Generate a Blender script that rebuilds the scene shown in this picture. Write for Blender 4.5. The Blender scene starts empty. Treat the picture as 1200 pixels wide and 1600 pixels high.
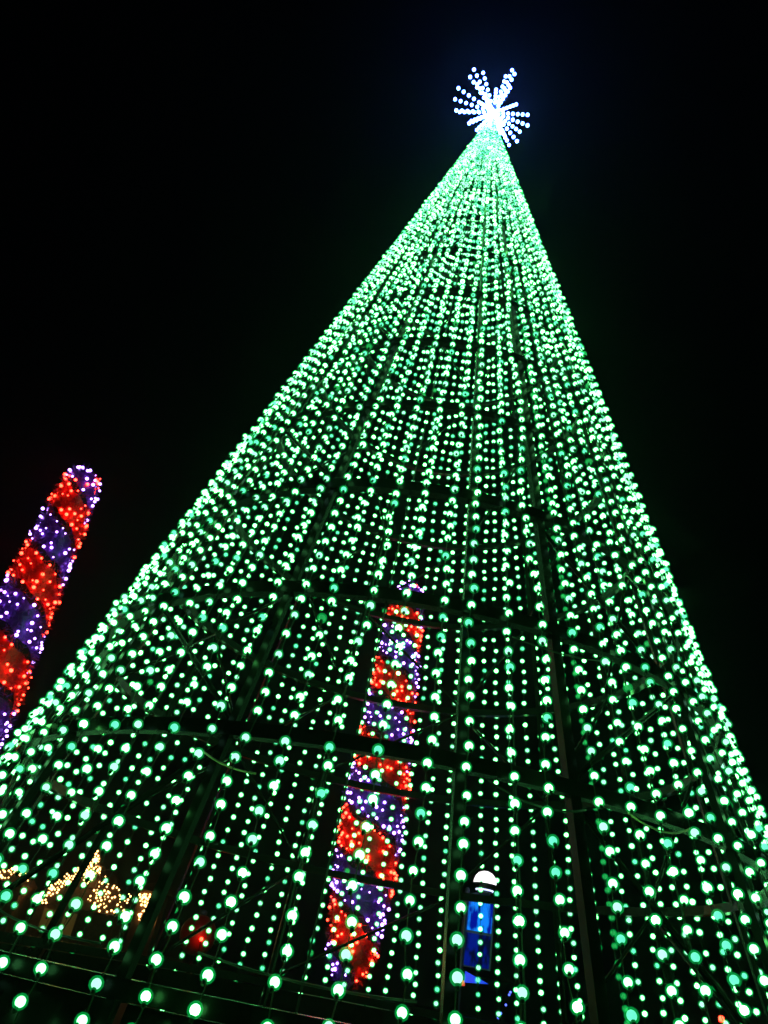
import bpy, bmesh, math, random
import numpy as np
from mathutils import Vector, Matrix

random.seed(7)
rng = np.random.default_rng(7)
sc = bpy.context.scene
col = sc.collection
R = math.radians

# ------------------------------------------------------------------ camera
PITCH, ROLL = R(32.142), R(10.913)
CAM = Vector((0, 0, 1.5))
fwd = Vector((0, math.cos(PITCH), math.sin(PITCH)))
up0 = Vector((0, -math.sin(PITCH), math.cos(PITCH)))
rt0 = Vector((1, 0, 0))
rt = rt0 * math.cos(ROLL) + up0 * math.sin(ROLL)
up = up0 * math.cos(ROLL) - rt0 * math.sin(ROLL)
cd = bpy.data.cameras.new('camera')
cam = bpy.data.objects.new('camera', cd)
col.objects.link(cam)
cam.matrix_world = Matrix(((rt.x, up.x, -fwd.x, CAM.x), (rt.y, up.y, -fwd.y, CAM.y), (rt.z, up.z, -fwd.z, CAM.z), (0, 0, 0, 1)))
cd.sensor_fit = 'AUTO'
cd.sensor_width = 36
cd.lens = 1155 / 1600 * 36
cd.clip_start = 0.05
cd.clip_end = 1000
sc.camera = cam

# ------------------------------------------------------------------ night sky
w = bpy.data.worlds.new('World')
sc.world = w
w.use_nodes = True
bg = w.node_tree.nodes['Background']
bg.inputs[0].default_value = (0.25, 0.3, 0.8, 1)
bg.inputs[1].default_value = 0.0003

sc.view_settings.view_transform = 'Standard'
sc.view_settings.look = 'None'
sc.view_settings.exposure = 0
sc.view_settings.gamma = 1
cy = sc.cycles
cy.max_bounces = 3
cy.diffuse_bounces = 1
cy.glossy_bounces = 1
cy.transmission_bounces = 2
cy.volume_bounces = 0
cy.transparent_max_bounces = 24
cy.filter_width = 1.6
cy.use_light_tree = True
cy.sample_clamp_indirect = 3.0

HAZE = 0.0013

# ------------------------------------------------------------------ materials
def mat(name, base=(0.1, 0.1, 0.1), rough=0.6, metal=0.0, var=0.25, scale=8.0, bump=0.0, spec=0.4):
    m = bpy.data.materials.new(name)
    m.use_nodes = True
    nt = m.node_tree
    p = nt.nodes['Principled BSDF']
    p.inputs['Roughness'].default_value = rough
    p.inputs['Metallic'].default_value = metal
    p.inputs['Specular IOR Level'].default_value = spec
    tc = nt.nodes.new('ShaderNodeTexCoord')
    nz = nt.nodes.new('ShaderNodeTexNoise')
    nz.inputs['Scale'].default_value = scale
    nz.inputs['Detail'].default_value = 5
    nt.links.new(tc.outputs['Object'], nz.inputs['Vector'])
    rp = nt.nodes.new('ShaderNodeValToRGB')
    rp.color_ramp.elements[0].position = 0.3
    rp.color_ramp.elements[1].position = 0.7
    rp.color_ramp.elements[0].color = tuple(c * (1 - var) for c in base) + (1,)
    rp.color_ramp.elements[1].color = tuple(min(1, c * (1 + var)) for c in base) + (1,)
    nt.links.new(nz.outputs['Fac'], rp.inputs['Fac'])
    nt.links.new(rp.outputs['Color'], p.inputs['Base Color'])
    if bump:
        b = nt.nodes.new('ShaderNodeBump')
        b.inputs['Strength'].default_value = bump
        b.inputs['Distance'].default_value = 0.02
        nt.links.new(nz.outputs['Fac'], b.inputs['Height'])
        nt.links.new(b.outputs['Normal'], p.inputs['Normal'])
    return m

def glow(name, rgb, k=1.0, body=(0.6, 0.6, 0.6), sampling='AUTO'):
    m = bpy.data.materials.new(name)
    m.use_nodes = True
    p = m.node_tree.nodes['Principled BSDF']
    p.inputs['Base Color'].default_value = (*body, 1)
    p.inputs['Roughness'].default_value = 0.4
    p.inputs['Emission Color'].default_value = (*rgb, 1)
    p.inputs['Emission Strength'].default_value = k
    m.cycles.emission_sampling = sampling
    return m

M = {}
M['steel'] = mat('dark_green_painted_steel', (0.0045, 0.005, 0.0045), 0.26, 0.0, 0.4, 14, spec=0.07)
M['cable'] = mat('black_cable', (0.02, 0.03, 0.022), 0.45, spec=0.2)
M['glint_cable'] = mat('glint_cable', (0.35, 0.27, 0.12), 0.4)  # tan colour stands in for the warm glint along a cable
M['wire'] = mat('green_wire', (0.008, 0.03, 0.012), 0.4, spec=0.1)
M['socket'] = mat('green_socket', (0.004, 0.016, 0.007), 0.45, spec=0.1)
M['bulb_bright'] = glow('bulb_bright', (0.20, 1.0, 0.30), 6.5)
M['bulb_mint'] = glow('bulb_mint', (0.46, 1.0, 0.78), 1.35)
M['bulb_hot'] = glow('bulb_hot', (0.14, 1.0, 0.20), 20.0)
M['bulb_teal'] = glow('bulb_teal', (0.16, 0.86, 0.66), 1.0)
M['bulb_dim'] = glow('bulb_dim', (0.015, 0.16, 0.05), 1.0, (0.05, 0.2, 0.08))
M['star_bulb'] = glow('star_bulb', (0.07, 0.18, 1.0), 40.0)
M['red_bulb'] = glow('red_bulb', (1.0, 0.020, 0.008), 22.0)
M['violet_bulb'] = glow('violet_bulb', (0.42, 0.19, 1.0), 10.0)
M['warm_bulb'] = glow('warm_bulb', (1.0, 0.50, 0.15), 8.0)
M['blue_bulb'] = glow('blue_bulb', (0.08, 0.12, 1.0), 3.0)
M['white_lamp'] = glow('white_lamp', (1.0, 0.94, 0.98), 2.2)
M['blue_white_lamp'] = glow('blue_white_lamp', (0.55, 0.62, 1.0), 2.0)
M['red_tinsel'] = mat('red_tinsel', (0.34, 0.003, 0.003), 0.35, 0.2, 0.3, 20)
M['white_tinsel'] = mat('white_tinsel', (0.085, 0.012, 0.20), 0.35, 0.3, 0.3, 20)  # white tinsel with the bulbs' violet glow put into its colour
M['dark_pole'] = mat('dark_pole', (0.008, 0.008, 0.008), 0.7, spec=0.1)
M['stone'] = mat('stone', (0.10, 0.09, 0.085), 0.85, 0, 0.3, 6, 0.4)
M['asphalt'] = mat('asphalt', (0.012, 0.012, 0.0125), 0.8, 0, 0.4, 30, 0.5)
M['wood'] = mat('brown_wood', (0.11, 0.06, 0.03), 0.7, 0, 0.4, 10, 0.3)
M['shingle'] = mat('dark_shingle', (0.06, 0.035, 0.02), 0.8, 0, 0.4, 10, 0.3)
M['lamp_metal'] = mat('lamp_metal', (0.10, 0.12, 0.2), 0.45, 0.4)
M['red_paint'] = mat('red_paint', (0.42, 0.012, 0.012), 0.3, 0, 0.1)
M['cream'] = mat('cream_canvas', (0.35, 0.32, 0.28), 0.8)
M['window_glow'] = glow('window_glow', (1.0, 0.62, 0.12), 0.035, (0.2, 0.15, 0.06))
M['red_sign'] = glow('red_sign', (1.0, 0.06, 0.02), 0.75)
M['blue_sign'] = glow('blue_sign', (0.0, 0.05, 1.0), 0.8)

def halo_shell():
    """see-through green glowing shell round a bulb, a painted halo in place of bloom"""
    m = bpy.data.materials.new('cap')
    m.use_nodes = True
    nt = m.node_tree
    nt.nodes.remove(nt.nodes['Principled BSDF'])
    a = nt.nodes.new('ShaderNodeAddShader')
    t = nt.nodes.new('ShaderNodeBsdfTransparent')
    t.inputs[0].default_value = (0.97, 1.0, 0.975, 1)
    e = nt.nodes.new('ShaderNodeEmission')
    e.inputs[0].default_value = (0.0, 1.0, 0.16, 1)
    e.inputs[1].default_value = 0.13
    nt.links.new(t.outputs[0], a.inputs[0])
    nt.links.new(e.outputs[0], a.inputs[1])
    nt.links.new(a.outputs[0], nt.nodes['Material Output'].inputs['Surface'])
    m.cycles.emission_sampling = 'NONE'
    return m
M['cap'] = halo_shell()  # bulb halo painted as a faintly emitting shell

def print_panel(name, hot, cold, k):
    """back-lit printed film: blotchy print in two blues"""
    m = bpy.data.materials.new(name)
    m.use_nodes = True
    nt = m.node_tree
    p = nt.nodes['Principled BSDF']
    p.inputs['Base Color'].default_value = (0.002, 0.004, 0.03, 1)
    p.inputs['Roughness'].default_value = 0.6
    p.inputs['Specular IOR Level'].default_value = 0.1
    tc = nt.nodes.new('ShaderNodeTexCoord')
    mp = nt.nodes.new('ShaderNodeMapping')
    mp.inputs['Scale'].default_value = (9, 9, 3.2)
    nz = nt.nodes.new('ShaderNodeTexNoise')
    nz.inputs['Scale'].default_value = 1.0
    nz.inputs['Detail'].default_value = 3
    rp = nt.nodes.new('ShaderNodeValToRGB')
    rp.color_ramp.elements[0].position = 0.44
    rp.color_ramp.elements[1].position = 0.56
    rp.color_ramp.elements[0].color = (*cold, 1)
    rp.color_ramp.elements[1].color = (*hot, 1)
    nt.links.new(tc.outputs['Object'], mp.inputs['Vector'])
    nt.links.new(mp.outputs['Vector'], nz.inputs['Vector'])
    nt.links.new(nz.outputs['Fac'], rp.inputs['Fac'])
    nt.links.new(rp.outputs['Color'], p.inputs['Emission Color'])
    p.inputs['Emission Strength'].default_value = k
    return m
M['film_bright'] = print_panel('film_bright', (0.005, 0.24, 1.0), (0.0, 0.004, 0.30), 1.0)
M['film_dark'] = print_panel('film_dark', (0.0, 0.012, 0.36), (0.0, 0.0, 0.03), 0.6)

# ------------------------------------------------------------------ helpers
def thing(name, label, cat, loc=(0, 0, 0), rz=0.0, group=None):
    o = bpy.data.objects.new(name, None)
    o.empty_display_size = 0.3
    col.objects.link(o)
    o.location = loc
    o.rotation_euler = (0, 0, rz)
    tag(o, label, cat, group)
    return o

def tag(o, label, cat, group=None):
    o['label'] = label
    o['category'] = cat
    o['kind'] = 'thing'
    if group:
        o['group'] = group
    return o

class MB:
    """collects vertices and faces for one mesh"""
    def __init__(self):
        self.v, self.f, self.mi, self.sm = [], [], [], []
    def add(self, vs, fs, mi=0, smooth=False):
        n = len(self.v)
        self.v += [tuple(p) for p in vs]
        self.f += [tuple(i + n for i in q) for q in fs]
        self.mi += [mi] * len(fs)
        self.sm += [smooth] * len(fs)
        return self
    def box(self, c, s, mi=0, rot=None):
        x, y, z = (k / 2 for k in s)
        ps = [Vector((a * x, b * y, d * z)) for a in (-1, 1) for b in (-1, 1) for d in (-1, 1)]
        if rot is not None:
            ps = [rot @ p for p in ps]
        ps = [p + Vector(c) for p in ps]
        return self.add(ps, [(0, 1, 3, 2), (4, 6, 7, 5), (0, 4, 5, 1), (2, 3, 7, 6), (0, 2, 6, 4), (1, 5, 7, 3)], mi)
    def tube(self, pts, r, n=6, mi=0, smooth=True, ref=None, caps=True):
        pts = [Vector(p) for p in pts]
        rr = r if isinstance(r, (list, tuple)) else [r] * len(pts)
        vs, fs = [], []
        for i, p in enumerate(pts):
            d = (pts[min(i + 1, len(pts) - 1)] - pts[max(i - 1, 0)]).normalized()
            a = Vector(ref) if ref is not None else (Vector((0, 0, 1)) if abs(d.z) < 0.9 else Vector((1, 0, 0)))
            u = d.cross(a).normalized()
            q = d.cross(u).normalized()
            off = math.pi / n
            for k in range(n):
                t = 2 * math.pi * k / n + off
                vs.append(p + (u * math.cos(t) + q * math.sin(t)) * rr[i])
        for i in range(len(pts) - 1):
            for k in range(n):
                a, b = i * n + k, i * n + (k + 1) % n
                fs.append((a, b, b + n, a + n))
        if caps:
            fs.append(tuple(range(n))[::-1])
            fs.append(tuple(range((len(pts) - 1) * n, len(pts) * n)))
        return self.add(vs, fs, mi, smooth)
    def lathe(self, prof, n=20, c=(0, 0, 0), mi=0, smooth=True):
        vs, fs = [], []
        for r, z in prof:
            for k in range(n):
                t = 2 * math.pi * k / n
                vs.append((c[0] + r * math.cos(t), c[1] + r * math.sin(t), c[2] + z))
        for i in range(len(prof) - 1):
            for k in range(n):
                a, b = i * n + k, i * n + (k + 1) % n
                fs.append((a, b, b + n, a + n))
        fs.append(tuple(range(n))[::-1])
        fs.append(tuple(range((len(prof) - 1) * n, len(prof) * n)))
        return self.add(vs, fs, mi, smooth)
    def ball(self, c, r, sub=2, mi=0):
        v, f = ICO[sub]
        return self.add([(c[0] + p[0] * r, c[1] + p[1] * r, c[2] + p[2] * r) for p in v], f, mi, True)
    def mesh(self, name, mats):
        me = bpy.data.meshes.new(name)
        me.from_pydata(self.v, [], self.f)
        for m in (mats if isinstance(mats, (list, tuple)) else [mats]):
            me.materials.append(M[m])
        me.polygons.foreach_set('material_index', self.mi)
        me.polygons.foreach_set('use_smooth', self.sm)
        me.update()
        return me
    def build(self, name, mats, parent=None, kind=None):
        return link(name, self.mesh(name, mats), parent, kind)

def link(name, me, parent=None, kind=None, matrix=None):
    o = bpy.data.objects.new(name, me)
    col.objects.link(o)
    if parent is not None:
        o.parent = parent
    if matrix is not None:
        o.matrix_basis = matrix
    if kind:
        o['kind'] = kind
    return o

def ico(sub):
    b = bmesh.new()
    bmesh.ops.create_icosphere(b, subdivisions=sub, radius=1)
    v = [tuple(x.co) for x in b.verts]
    f = [tuple(q.index for q in p.verts) for p in b.faces]
    b.free()
    return v, f
ICO = {s: ico(s) for s in (1, 2, 3)}

# ------------------------------------------------------------------ ground
g = MB()
n = 24
vs = [(-90 + 180 * i / n, -30 + 150 * j / n, 0) for j in range(n + 1) for i in range(n + 1)]
fs = [(j * (n + 1) + i, j * (n + 1) + i + 1, (j + 1) * (n + 1) + i + 1, (j + 1) * (n + 1) + i) for j in range(n) for i in range(n)]
g.add(vs, fs)
g.build('ground', 'asphalt', None, 'structure')

# ------------------------------------------------------------------ the cone of lights
H, TA = 12.0, math.tan(R(15.185))
AX = Vector((0.442, 5.828, 0))
BASE = math.atan2(-AX.y, -AX.x)              # direction from the axis towards where the photographer stands
def cone(th, z, inset=0.0):                  # point on the cone, local to the tree
    r = max((H - z) * TA - inset, 0.012)
    return Vector((r * math.cos(BASE + th), r * math.sin(BASE + th), z))
tree = thing('light_tree', 'tall cone shaped christmas tree of green bulb strings on an open steel frame', 'light tree', AX)

post_angles = [-161.5, -137.5, -113.5, -89.5, -65.5, -41.5, -17.5, 6.5, 18.4, 42.5, 66.5, 90.5, 114.5, 138.5, 162.5]
for a in post_angles:
    t = R(a)
    hw = 0.037 if a in (6.5, 18.4) else 0.028
    pts = [cone(t, z, 0.075) for z in (0.0, 3.0, 6.0, 9.0, 11.55)]
    MB().tube(pts, [hw, hw, hw * .9, hw * .7, hw * .45], 4, smooth=False, ref=(math.cos(BASE + t), math.sin(BASE + t), 0)).build('post', 'steel', tree)
for a in (-30.0, -6.6, -4.2, 12.5, 30.5, 54.0, -53.0, 78, -78):
    MB().tube([cone(R(a), z, 0.11) for z in (0.2, 4.0, 8.0, 11.3)], 0.0042, 5).build('stay_wire', 'cable', tree)

hoop_z = [0.12, 0.72, 1.34, 2.36, 3.21, 4.07, 4.95, 5.84, 6.72, 7.6, 8.45, 9.3, 10.1, 10.8, 11.4]
NH = 64
def ring(z, inset, tr, tz):
    mb = MB()
    vs, fs = [], []
    r = (H - z) * TA - inset
    for k in range(NH):
        t = 2 * math.pi * k / NH
        for dr, dz in ((-tr, -tz), (tr, -tz), (tr, tz), (-tr, tz)):
            vs.append(((r + dr) * math.cos(t), (r + dr) * math.sin(t), z + dz))
    for k in range(NH):
        a, b = 4 * k, 4 * ((k + 1) % NH)
        for q in range(4):
            fs.append((a + q, b + q, b + (q + 1) % 4, a + (q + 1) % 4))
    return mb.add(vs, fs)
for z in hoop_z:
    s = 0.031 if z < 4.5 else (0.026 if z < 7 else 0.019)
    ring(z, 0.062, s, s * 1.05).build('hoop', 'steel', tree)
# broad dark fascia plates under the third hoop, one per bay
pa = sorted(post_angles)
for i, a in enumerate(pa):
    b = pa[(i + 1) % len(pa)] + (360 if i == len(pa) - 1 else 0)
    if a > 3 and a < 120:
        continue                                  # these bays are open
    mb = MB()
    m = 7
    vs, fs = [], []
    for k in range(m):
        t = R(a + 0.8 + (b - a - 1.6) * k / (m - 1))
        for ins, z in ((0.13, 1.30), (0.11, 1.30), (0.10, 1.0), (0.12, 1.0)):
            vs.append(cone(t, z, ins))
    for k in range(m - 1):
        for q in range(4):
            fs.append((4 * k + q, 4 * k + 4 + q, 4 * k + 4 + (q + 1) % 4, 4 * k + (q + 1) % 4))
    fs += [(0, 1, 2, 3), tuple(4 * (m - 1) + q for q in (3, 2, 1, 0))]
    mb.add(vs, fs).build('fascia_plate', 'steel', tree)
# diagonal braces
for i, a in enumerate(pa):
    b = pa[(i + 1) % len(pa)] + (360 if i == len(pa) - 1 else 0)
    if b - a < 14:
        continue
    for j in range(2, 11):
        mid = (a + b) / 2
        if abs(mid) < 24 and j < 8:
            continue
        if (i + j) % 2 and rng.random() < 0.55:
            continue
        t0, t1 = (a, b) if (i + j) % 2 else (b, a)
        rr = 0.015 if j < 6 else 0.011
        MB().tube([cone(R(t0), hoop_z[j] + .03, 0.105), cone(R(t1), hoop_z[j + 1] - .03, 0.105)], rr, 6).build('brace', 'steel', tree)
# a few slack cables hung between the bays
for (t0, z0, t1, z1, sag, mt) in ((-19, 2.24, -12.5, 2.16, 0.02, 'glint_cable'), (9, 2.30, 19, 2.27, 0.05, 'cable'), (24, 2.31, 33, 2.34, 0.05, 'glint_cable'),
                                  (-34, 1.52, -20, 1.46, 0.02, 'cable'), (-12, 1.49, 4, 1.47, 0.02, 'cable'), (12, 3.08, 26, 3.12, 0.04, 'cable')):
    pts = []
    for k in range(9):
        u = k / 8
        pts.append(cone(R(t0 + (t1 - t0) * u), z0 + (z1 - z0) * u - sag * 4 * u * (1 - u), 0.025))
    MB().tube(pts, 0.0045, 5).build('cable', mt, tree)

# strings and bulbs
NS, SP = 84, 0.1135
OFF = R(2.58)
CA = math.cos(math.atan(TA))
zs = np.arange(0.35, 11.86, SP * CA)
RB = 0.0222
def bulb_template(sub):
    v, f = ICO[sub]
    mb = MB()
    mb.add([(x * RB, y * RB, z * RB) for x, y, z in v], f, 0, True)
    n = 6
    prof = [(0.0105, -0.019), (0.0115, -0.033), (0.0085, -0.047)]
    mb.lathe(prof, n, mi=1, smooth=False)
    v, f = ICO[2]
    mb.add([(x * RB * 1.55, y * RB * 1.55, z * RB * 1.55) for x, y, z in v], f, 2, True)   # added glowing shell, imitates the green halo
    return mb
T2 = bulb_template(2)
tint = ['bulb_bright', 'bulb_mint', 'bulb_teal', 'bulb_dim', 'bulb_hot']
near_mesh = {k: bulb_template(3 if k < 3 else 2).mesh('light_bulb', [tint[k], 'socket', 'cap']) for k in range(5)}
tv = np.array(T2.v)
tf = T2.f
tmi = T2.mi
strings, bulbs = [], []
dim_idx = min(range(NS), key=lambda i: abs((math.degrees(OFF) + i * 360 / NS) - 128.5))
for i in range(NS):
    th = OFF + 2 * math.pi * i / NS + rng.normal(0, R(0.32))
    ph = rng.normal(0, 0.008)
    twist = rng.normal(0, 0.01)
    bias = rng.random()
    pts = []
    for j, z in enumerate(zs):
        zz = z + ph + rng.normal(0, 0.0075)
        jt = rng.normal(0, 0.006) + 0.012 * math.sin(j * 0.35 + i * 1.7) * twist * 100
        p = cone(th, zz, rng.normal(-0.004, 0.006))
        tang = Vector((-math.sin(BASE + th), math.cos(BASE + th), 0))
        p = p + tang * (jt * min(1, (H - zz) / 4))
        pts.append(p)
        k = 0
        u = rng.random()
        if u < 0.07 + 0.07 * bias + 0.20 * max(0, (zz - 6) / 6):
            k = 2
        elif u < 0.26 + 0.45 * max(0, (zz - 6) / 6):
            k = 1
        elif u > 0.92:
            k = 4
        if i == dim_idx:
            k = 3
        elif rng.random() < 0.006:
            k = 3
        bulbs.append((i, j, p, th, k))
    mb = MB()
    wpts = [cone(th, 0.2)] + [p + Vector((math.cos(BASE + th), math.sin(BASE + th), 0)) * -0.006 + Vector((0, 0, -0.030)) for p in pts[::1]][:-1] + [cone(th, 11.9)]
    mb.tube(wpts, 0.0028, 3, caps=False)
    strings.append(mb.build('light_string', 'wire', tree))

def bulb_matrix(p, th):
    out = BASE + th
    tilt = R(rng.normal(26, 9))                   # the socket leans outwards and down
    ax = Vector((-math.sin(out), math.cos(out), 0))
    m = Matrix.Rotation(-tilt, 4, ax) @ Matrix.Rotation(R(rng.normal(0, 9)), 4, Vector((math.cos(out), math.sin(out), 0)))
    size = 0.82 - 0.06 * math.cos(th) + rng.normal(0, 0.035)   # back bulbs enlarged to imitate bloom, plus random spread
    return Matrix.Translation(p) @ m @ Matrix.Scale(size, 4)
# the 300 nearest bulbs in view are parts of their strings, the others one mass
def in_view(pw):
    d = pw - CAM
    z = d.dot(fwd)
    if z < 0.2:
        return None
    x, y = 600 + 1155 * d.dot(rt) / z, 800 - 1155 * d.dot(up) / z
    return d.length if (-8 < x < 1208 and -8 < y < 1608) else None
rank = []
for q, (i, j, p, th, k) in enumerate(bulbs):
    d = in_view(p + AX)
    if d is not None:
        rank.append((d, q))
rank.sort()
single = {q for d, q in rank[:300]}
av, af, ami = [], [], []
base = 0
nt_ = len(tv)
for q, (i, j, p, th, k) in enumerate(bulbs):
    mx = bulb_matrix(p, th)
    if q in single:
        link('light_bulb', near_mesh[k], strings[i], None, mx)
        continue
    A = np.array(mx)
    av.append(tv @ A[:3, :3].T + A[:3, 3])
    af.append((base, k))
    base += nt_
allv = np.concatenate(av)
tris = [(f if len(f) == 3 else f) for f in tf]
lens = np.array([len(f) for f in tf])
flat = np.array([v for f in tf for v in f])
me = bpy.data.meshes.new('light_bulbs')
NB = len(af)
me.vertices.add(len(allv))
me.vertices.foreach_set('co', allv.ravel())
loops = (flat[None, :] + np.array([b for b, k in af])[:, None]).ravel()
me.loops.add(len(loops))
me.loops.foreach_set('vertex_index', loops.astype(np.int32))
ll = np.tile(lens, NB)
me.polygons.add(len(ll))
me.polygons.foreach_set('loop_start', np.concatenate([[0], np.cumsum(ll)[:-1]]).astype(np.int32))
tm = np.array(tmi)
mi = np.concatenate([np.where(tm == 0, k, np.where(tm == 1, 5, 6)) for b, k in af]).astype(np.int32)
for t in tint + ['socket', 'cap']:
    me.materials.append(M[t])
me.polygons.foreach_set('material_index', mi)
me.polygons.foreach_set('use_smooth', np.tile(tm != 1, NB))
me.update(calc_edges=True)
me.validate()
link('light_bulbs', me, tree, 'stuff')

# ------------------------------------------------------------------ the star on top
star = thing('star_topper', 'burst shaped star of radiating rods with white bulbs on the tree tip', 'star', (AX.x + 0.024, AX.y, 12.16))
MB().lathe([(0.02, -0.42), (0.03, -0.1), (0.085, -0.07), (0.10, 0.0), (0.085, 0.07), (0.02, 0.09)], 12).build('hub', 'lamp_metal', star)
view = (Vector(star.location) - CAM)
dist = view.length
view.normalize()
PX = 1155 / view.dot(fwd) / dist              # px per metre out there
LROD = 0.66
tips = [(385, 215, 1), (490, 245, -1), (345, 310, 1), (210, 440, 1), (155, 560, -1), (190, 695, 1), (205, 712, -1), (340, 840, 1), (365, 815, 1), (410, 930, -1), (455, 955, 1),
        (645, 440, -1), (830, 225, 1), (760, 285, -1), (855, 275, 1), (800, 440, 1), (890, 620, -1), (1000, 745, 1), (1000, 865, 1),
        (930, 950, -1), (880, 1045, 1), (800, 1110, -1), (745, 1000, 1), (530, 560, 1), (480, 620, 1), (700, 830, 1), (560, 860, 1), (620, 720, 1), (600, 680, 1), (655, 745, 1), (585, 760, 1), (640, 785, 1), (570, 690, 1), (670, 690, 1), (430, 400, 1), (560, 900, -1), (690, 950, 1)]
star_bulb = MB().ball((0, 0, 0), 0.0235, 2).mesh('star_bulb', 'star_bulb')
for (tx, ty, sg) in tips:
    dx, dy = (tx - 620) / 7.5 / PX, (ty - 720) / 7.5 / PX
    L = math.hypot(dx, dy)
    depth = -sg * math.sqrt(max(LROD ** 2 - L ** 2, 0.0)) * 0.85
    # off-axis rays stretch the picture radially; near enough to use the camera's own right and up out there
    d = rt * dx - up * dy + view * depth
    ln = d.length
    d.normalize()
    rod = MB().tube([d * 0.06, d * ln], 0.004, 5).build('rod', 'cable', star)
    nb = 7
    for k in range(nb):
        link('star_bulb', star_bulb, rod, None, Matrix.Translation(d * (ln * (0.14 + 0.86 * k / (nb - 1)))))

# ------------------------------------------------------------------ striped tinsel columns
Z0, Z1, PITCHZ = 1.45, 6.66, 1.05
def col_r(z):
    zz = [1.40, 1.7, 2.6, 3.6, 4.4, 5.1, 5.8, 6.35, 6.6, 6.72]
    rr = [0.12, 0.28, 0.39, 0.40, 0.35, 0.315, 0.28, 0.25, 0.20, 0.05]
    return float(np.interp(z, zz, rr))
def column(x, y, zred, label, seed):
    """zred: height of the middle of a red band on the side facing (0,0)"""
    rg = np.random.default_rng(seed)
    t = thing('striped_column', label, 'light column', (x, y, 0), 0, 'red and white striped light columns')
    front = math.atan2(-y, -x)
    MB().lathe([(0.62, 0), (0.62, 0.18), (0.5, 0.22), (0.46, 1.12), (0.54, 1.16), (0.54, 1.30)], 20).build('plinth', 'stone', t)
    MB().lathe([(0.14, 1.30)] + [(max(col_r(z) - 0.05, 0.01), z) for z in np.linspace(1.4, 6.68, 40)], 20).build('pole', 'dark_pole', t)
    # helical bands under the tinsel and blades on top of them
    def phi_rel(ph):                       # positive to the right as seen from the front
        return ph - front
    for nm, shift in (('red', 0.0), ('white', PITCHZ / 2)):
        mb = MB()
        hw = PITCHZ / 4 * 0.98
        st = 28
        turns0 = -int((Z1 - zred) / PITCHZ) - 3
        turns1 = int((zred - Z0) / PITCHZ) + 3
        ang = np.arange(turns0 * st, turns1 * st + 1)
        prev = None
        vs, fs = [], []
        for a in ang:
            ph = front + 2 * math.pi * a / st
            zc = zred + shift - PITCHZ * a / st
            row = []
            for e in (-1, -0.5, 0, 0.5, 1):
                z = zc + e * hw * (0.80 + 0.10 * math.sin(a * 1.3 + e * 5))
                z = min(max(z, 1.40), 6.70)
                r = max(col_r(z) - 0.035, 0.02)
                row.append((r * math.cos(ph), r * math.sin(ph), z + 0.0))
            b = len(vs)
            vs += row
            if prev is not None and max(p[2] for p in row) - min(p[2] for p in row) > 0.02:
                fs += [(prev + q, b + q, b + q + 1, prev + q + 1) for q in range(4)]
            prev = b
        mb.add(vs, fs, 0, True)
        # tinsel blades
        cnt = 0
        while cnt < 5200:
            z = rg.uniform(1.40, 6.70)
            if rg.random() > col_r(z) / 0.42 + 0.1:
                continue
            a = rg.uniform(0, 1)
            ph = front + 2 * math.pi * a
            zc = zred + shift - PITCHZ * a
            d = (z - zc + PITCHZ / 2) % PITCHZ - PITCHZ / 2
            if abs(d) > hw * (0.97 + rg.normal(0, 0.16)):
                continue
            r = col_r(z) - 0.03
            o = Vector((math.cos(ph), math.sin(ph), 0))
            tg = Vector((-math.sin(ph), math.cos(ph), 0))
            zv = Vector((0, 0, 1))
            p = o * r + zv * z
            dirv = (o * rg.uniform(0.4, 1.2) + tg * rg.normal(0, 0.8) + zv * rg.normal(0, 0.8)).normalized()
            side = dirv.cross(Vector(rg.normal(0, 1, 3))).normalized()
            L = rg.uniform(0.035, 0.10)
            wd = rg.uniform(0.0025, 0.0055)
            e = p + dirv * L
            mb.add([p - side * wd, p + side * wd, e + side * wd * 0.5, e - side * wd * 0.5], [(0, 1, 2, 3)])
            cnt += 1
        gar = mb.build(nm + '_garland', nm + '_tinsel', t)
        # bulbs wired along the garland in short rows
        bm_ = BULBS[nm]
        z = 1.5
        pts = []
        for row in np.arange(-0.36, 0.37, 0.24):
            s = rg.uniform(0, 0.1)
            while True:
                a = s
                zc = zred + shift + PITCHZ * (a - 6)
                # a counts turns downwards seen from the front

                zz = zc + row * PITCHZ / 2 + rg.normal(0, 0.022)
                if zz > Z1 + 0.02:
                    break
                if zz > Z0 + 0.03:
                    pts.append((a, zz))
                s += rg.uniform(0.030, 0.062) * 0.42 / max(col_r(min(zz, 6.5)) + 0.1, 0.15)
        pts = [q for q in pts if math.sin(q[0] * 37 + 2.1 * math.sin(q[1] * 9.0)) + 0.7 * math.sin(q[1] * 13 + q[0] * 11) > -0.75]
        for q in range(14):
            pts.append((rg.uniform(0, 1), rg.uniform(6.5, 6.74)) if nm == 'white' else (rg.uniform(0, 1), rg.uniform(6.35, 6.55)))
        rg.shuffle(pts)
        for (a, zz) in pts[:298]:
            ph = front - 2 * math.pi * a + rg.normal(0, 0.05)
            r = col_r(zz) + rg.uniform(-0.015, 0.03)
            sc_ = rg.choice([0.55, 0.8, 1.0, 1.15])
            link(('red' if nm == 'red' else 'white') + '_bulb', bm_, t, None, Matrix.Translation((r * math.cos(ph), r * math.sin(ph), zz)) @ Matrix.Scale(sc_, 4))
    return t
BULBS = {'red': MB().ball((0, 0, 0), 0.0185, 2).mesh('red_bulb', 'red_bulb'), 'white': MB().ball((0, 0, 0), 0.0185, 2).mesh('white_bulb', 'violet_bulb')}
column(0.61, 10.18, 4.99, 'red and white tinsel light column seen through the middle of the green cone', 11)
column(-4.09, 8.68, 4.95, 'red and white tinsel light column standing clear against the black sky beside the cone', 12)

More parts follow.
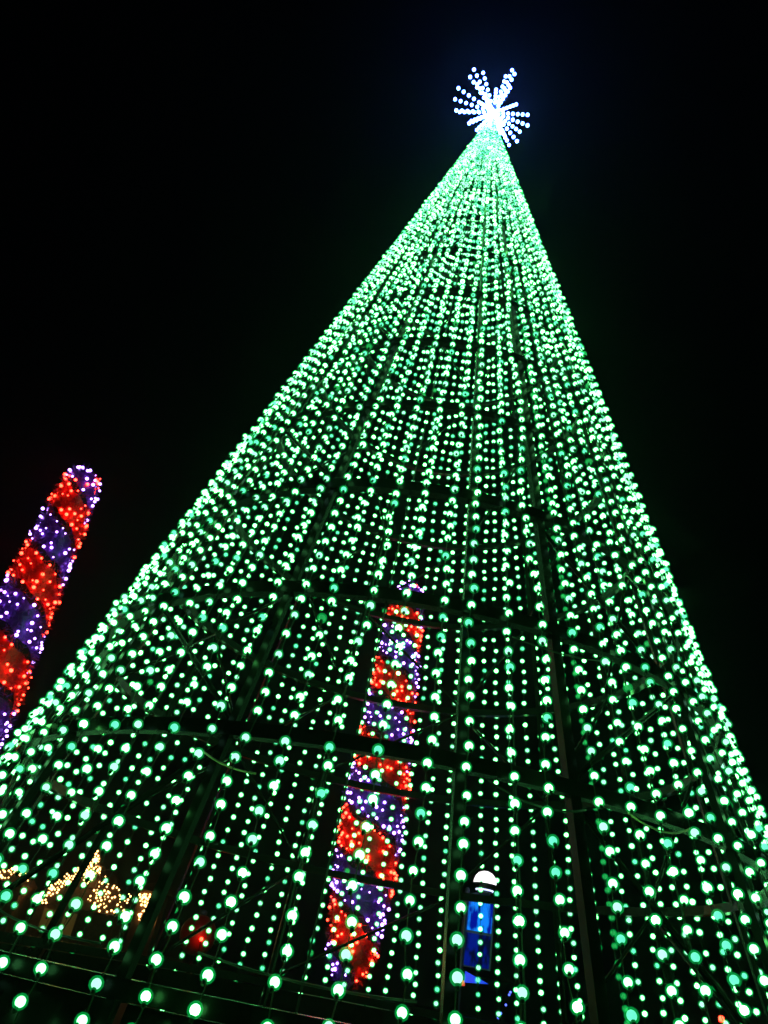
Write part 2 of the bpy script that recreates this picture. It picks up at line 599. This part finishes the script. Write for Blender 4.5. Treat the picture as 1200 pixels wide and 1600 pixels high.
# ------------------------------------------------------------------ chalet with net lights, far left behind the cone
def net(poly, plane, pitch, r, skip, seed):
    """warm bulbs hung in slanting rows inside a polygon given in (x, z); plane(x, z) gives y"""
    rg = np.random.default_rng(seed)
    mb = MB()
    xs = [p[0] for p in poly]
    zz = [p[1] for p in poly]
    def inside(x, z):
        c = False
        for i in range(len(poly)):
            x1, z1 = poly[i]
            x2, z2 = poly[i - 1]
            if (z1 > z) != (z2 > z) and x < (x2 - x1) * (z - z1) / (z2 - z1) + x1:
                c = not c
        return c
    x = min(xs)
    row = 0
    while x < max(xs):
        z = min(zz) + (row % 2) * pitch / 2
        while z < max(zz):
            px, pz = x + rg.normal(0, pitch * .22), z + rg.normal(0, pitch * .22)
            if inside(px, pz) and rg.random() > skip:
                mb.ball((px, plane(px, pz) - 0.03, pz), r * rg.choice([0.7, 1.0, 1.2]), 1)
            z += pitch
        x += pitch
        row += 1
    return mb
ch = thing('chalet', 'dark wooden chalet with warm golden net lights on its pointed roof, beyond the cone', 'chalet', (0, 0, 0))
X0, X1, Y0, Y1, ZE = -8.75, -5.55, 27.3, 30.3, 1.95
MB().box(((X0 + X1) / 2, (Y0 + Y1) / 2 + .15, ZE / 2), (X1 - X0 - .3, Y1 - Y0 - .3, ZE)).build('wall', 'wood', ch)
def hip(mb, x0, x1, y0, y1, ze, zr, rx0, rx1, ry):
    mb.add([(x0, y0, ze), (x1, y0, ze), (x1, y1, ze), (x0, y1, ze), (rx0, ry, zr), (rx1, ry, zr)],
           [(0, 1, 5, 4), (1, 2, 5), (2, 3, 4, 5), (3, 0, 4), (3, 2, 1, 0)])
    return mb
roof = hip(MB(), X0, X1, Y0, Y1, ZE, 3.25, -7.75, -6.75, 28.8).build('roof', 'shingle', ch)
tur = MB()
tur.box((-7.3, 28.3, 2.95), (0.62, 0.62, 0.7))
tur.add([(-7.72, 27.88, 3.0), (-6.9, 27.88, 3.0), (-6.9, 28.7, 3.0), (-7.72, 28.7, 3.0), (-7.32, 28.3, 3.85)], [(0, 1, 4), (1, 2, 4), (2, 3, 4), (3, 0, 4), (3, 2, 1, 0)])
tur.build('turret', 'shingle', ch)
for wx in (-7.95, -7.3):
    f = MB().box((wx, Y0 + 0.13, 1.5), (0.50, 0.06, 0.72)).build('window', 'wood', ch)
    MB().box((wx, Y0 + 0.09, 1.5), (0.40, 0.03, 0.62)).build('pane', 'window_glow', f)
d = MB().box((-6.3, Y0 + 0.13, 0.95), (0.8, 0.06, 1.9)).build('door', 'wood', ch)
MB().box((-6.02, Y0 + 0.08, 0.95), (0.04, 0.05, 0.14)).build('handle', 'lamp_metal', d)
front = lambda x, z: Y0 + max(0, (z - ZE)) / 1.3 * 1.5 - 0.02
def strip(poly):
    return poly
nl = net([(-8.66, 1.90), (-8.12, 1.92), (-7.72, 3.02), (-7.92, 3.3)], front, 0.09, 0.029, 0.2, 1)
nl2 = net([(-7.72, 3.02), (-7.36, 3.8), (-6.92, 3.1), (-7.12, 2.78), (-7.3, 2.62)], lambda x, z: 27.86 + max(0, z - 3.0) * .47 - .02, 0.09, 0.032, 0.05, 2)
nl3 = net([(-7.22, 3.2), (-7.05, 2.2), (-6.4, 1.98), (-5.62, 2.0), (-5.75, 2.6), (-6.4, 2.85)], front, 0.11, 0.028, 0.3, 3)
for m in (nl, nl2, nl3):
    o = m.build('net_lights', 'warm_bulb', ch, 'stuff')

st = thing('market_stall', 'low stall with two clumps of warm lights along its roof edge, beside the dark chalet', 'stall', (0, 0, 0))
MB().box((-9.6, 27.4, 1.15), (1.5, 1.4, 2.3)).build('wall', 'wood', st)
hip(MB(), -10.5, -8.85, 26.5, 28.3, 2.3, 2.9, -10.0, -9.2, 27.4).build('roof', 'shingle', st)
pl = lambda x, z: 26.5 + max(0, z - 2.3) / 0.6 * 0.9 - 0.02
net([(-10.4, 2.32), (-9.35, 2.32), (-9.2, 2.62), (-9.3, 2.72), (-10.2, 2.5)], pl, 0.09, 0.030, 0.25, 4).build('net_lights', 'warm_bulb', st, 'stuff')
net([(-9.02, 2.4), (-8.6, 2.35), (-8.55, 2.62), (-9.0, 2.6)], lambda x, z: 26.45, 0.09, 0.030, 0.25, 5).build('net_lights', 'warm_bulb', st, 'stuff')

hu = thing('ticket_hut', 'narrow hut with a square of warm lights under its small roof, beside the dark chalet', 'hut', (0, 0, 0))
MB().box((-5.05, 28.0, 1.4), (0.78, 0.9, 2.8)).build('wall', 'wood', hu)
hip(MB(), -5.6, -4.5, 27.4, 28.6, 2.82, 3.1, -5.2, -4.9, 28.0).build('roof', 'shingle', hu)
net([(-5.44, 2.55), (-5.44, 2.78), (-4.68, 2.8), (-4.68, 1.95), (-5.3, 1.95), (-5.2, 2.3)], lambda x, z: 27.53, 0.085, 0.031, 0.15, 6).build('net_lights', 'warm_bulb', hu, 'stuff')

# ------------------------------------------------------------------ lamp, light box, kiosk and small lights behind the cone
la = thing('street_lamp', 'street lamp with a glowing white dome above the blue sign', 'street lamp', (2.60, 13.80, 0))
MB().lathe([(0.09, 0), (0.09, 0.25), (0.05, 0.32), (0.04, 3.05), (0.03, 3.1)], 12).build('pole', 'lamp_metal', la)
MB().tube([(0, 0, 2.98), (0.14, 0, 3.03), (0.29, 0, 3.04)], 0.02, 8).build('arm', 'lamp_metal', la)
MB().lathe([(0.195, 3.21), (0.19, 3.26), (0.165, 3.32), (0.115, 3.375), (0.05, 3.40), (0.005, 3.405)], 24, (0.29, 0, 0)).build('dome', 'white_lamp', la)
MB().lathe([(0.07, 3.0), (0.15, 3.125), (0.10, 3.13), (0.10, 3.2), (0.2, 3.205)], 24, (0.29, 0, 0)).build('collar', 'lamp_metal', la)
MB().lathe([(0.10, 3.09), (0.150, 3.10), (0.152, 3.118), (0.10, 3.122)], 24, (0.29, 0, 0)).build('reflector', 'blue_white_lamp', la)

sg = thing('light_box_sign', 'tall blue printed light box hanging on the street lamp pole under the white dome', 'sign', (2.86, 13.74, 0), R(-11.5))
MB().box((-0.02, 0.05, 2.45), (0.46, 0.08, 0.98)).build('case', 'lamp_metal', sg)
MB().box((-0.02, 0.004, 2.70), (0.40, 0.016, 0.44)).build('upper_film', 'film_bright', sg)
MB().box((-0.02, 0.004, 2.21), (0.40, 0.016, 0.46)).build('lower_film', 'film_dark', sg)
for zz in (2.0, 2.9):
    MB().box((-0.2, 0.11, zz), (0.18, 0.05, 0.03)).build('bracket', 'lamp_metal', sg)

ki = thing('kiosk', 'small dark kiosk with blue lit fascia and red end sign below the light box', 'kiosk', (3.1, 14.9, 0), R(-11))
MB().box((0, 0.5, 0.5), (1.1, 0.8, 1.0)).build('counter', 'wood', ki)
for sx in (-0.5, 0.5):
    for sy in (0.15, 0.85):
        MB().box((sx, sy, 1.38), (0.05, 0.05, 0.76)).build('corner_post', 'dark_pole', ki)
hip(MB(), -0.65, 0.65, 0.02, 1.0, 1.88, 2.05, -0.3, 0.3, 0.5).build('roof', 'dark_pole', ki)
MB().add([(-0.20, 0.0, 1.76), (0.22, 0.0, 1.80), (-0.20, 0.0, 1.93), (-0.20, -.03, 1.76), (0.22, -.03, 1.80), (-0.20, -.03, 1.93)],
         [(0, 1, 2), (5, 4, 3), (0, 3, 4, 1), (1, 4, 5, 2), (2, 5, 3, 0)]).build('blue_fascia', 'blue_sign', ki)
MB().box((-0.27, -0.01, 1.74), (0.16, 0.03, 0.08), rot=Matrix.Rotation(R(-6), 3, 'Y')).build('red_sign', 'red_sign', ki)

bl = thing('fairy_light_string', 'short string of tiny blue lights hanging from the kiosk corner', 'fairy lights', (0, 0, 0))
bp = [Vector((3.70, 14.62, 1.86)), Vector((3.62, 14.56, 1.74)), Vector((3.60, 14.56, 1.70)), Vector((3.56, 14.58, 1.55)), Vector((3.49, 14.6, 1.42)), Vector((3.45, 14.6, 1.35)), Vector((3.40, 14.6, 1.1))]
MB().tube(bp, 0.004, 5).build('wire', 'cable', bl)
for p in bp[1:-1]:
    MB().ball(p + Vector((0, -0.02, 0)), 0.018, 2).build('bulb', 'blue_bulb', bl)

rl = thing('ornament_lamp', 'red ball ornament on a dark post glowing beside a small red bulb', 'ornament', (-1.92, 16.2, 0))
MB().lathe([(0.12, 0), (0.12, 0.1), (0.04, 0.14), (0.035, 1.40)], 12).build('post', 'dark_pole', rl)
prof = [(0.34 * math.sin(math.pi * k / 12), 1.72 - 0.34 * math.cos(math.pi * k / 12)) for k in range(1, 12)]
MB().lathe(prof, 24).build('ball', 'red_paint', rl)
MB().lathe([(0.07, 2.05), (0.07, 2.12), (0.03, 2.14)], 12).build('cap', 'lamp_metal', rl)
MB().ball((0.13, -0.44, 1.66), 0.035, 2).build('bulb', 'red_bulb', rl)
MB().tube([(0.05, -0.02, 1.42), (0.12, -0.3, 1.45), (0.13, -0.44, 1.63)], 0.008, 6).build('bulb_arm', 'dark_pole', rl)

rd = thing('warning_lamp', 'small red warning lamp on a thin post low behind the cone', 'lamp', (8.03, 16.1, 0))
MB().lathe([(0.1, 0), (0.1, 0.06), (0.025, 0.09), (0.025, 1.94)], 10).build('post', 'dark_pole', rd)
MB().lathe([(0.04, 1.94), (0.05, 1.97), (0.045, 2.02), (0.01, 2.04)], 12).build('lens', 'red_bulb', rd)

# put the empties of these things at their bases
def rebase(t, loc):
    t.location = loc
    for c in t.children:
        c.location = -Vector(loc)
rebase(ch, (-7.15, 28.8, 0))
rebase(st, (-9.6, 27.4, 0))
rebase(hu, (-5.05, 28.0, 0))
rebase(bl, (3.4, 14.6, 1.1))

# ------------------------------------------------------------------ thin haze added to imitate the bloom round the lights
if HAZE > 0:
    hz = MB().box((0, 45, 6.25), (182, 152, 14.5)).mesh('haze', 'stone')
    hz.materials.clear()
    hm = bpy.data.materials.new('bloom_haze')  # volume added for the glow it spreads round the bulbs
    hm.use_nodes = True
    nt = hm.node_tree
    for nd in list(nt.nodes):
        if nd.type != 'OUTPUT_MATERIAL':
            nt.nodes.remove(nd)
    pv = nt.nodes.new('ShaderNodeVolumePrincipled')
    pv.inputs['Color'].default_value = (0.9, 0.93, 0.95, 1)
    pv.inputs['Density'].default_value = HAZE
    pv.inputs['Anisotropy'].default_value = 0.88
    nt.links.new(pv.outputs['Volume'], nt.nodes['Material Output'].inputs['Volume'])
    hz.materials.append(hm)
    link('haze', hz, None, 'stuff')
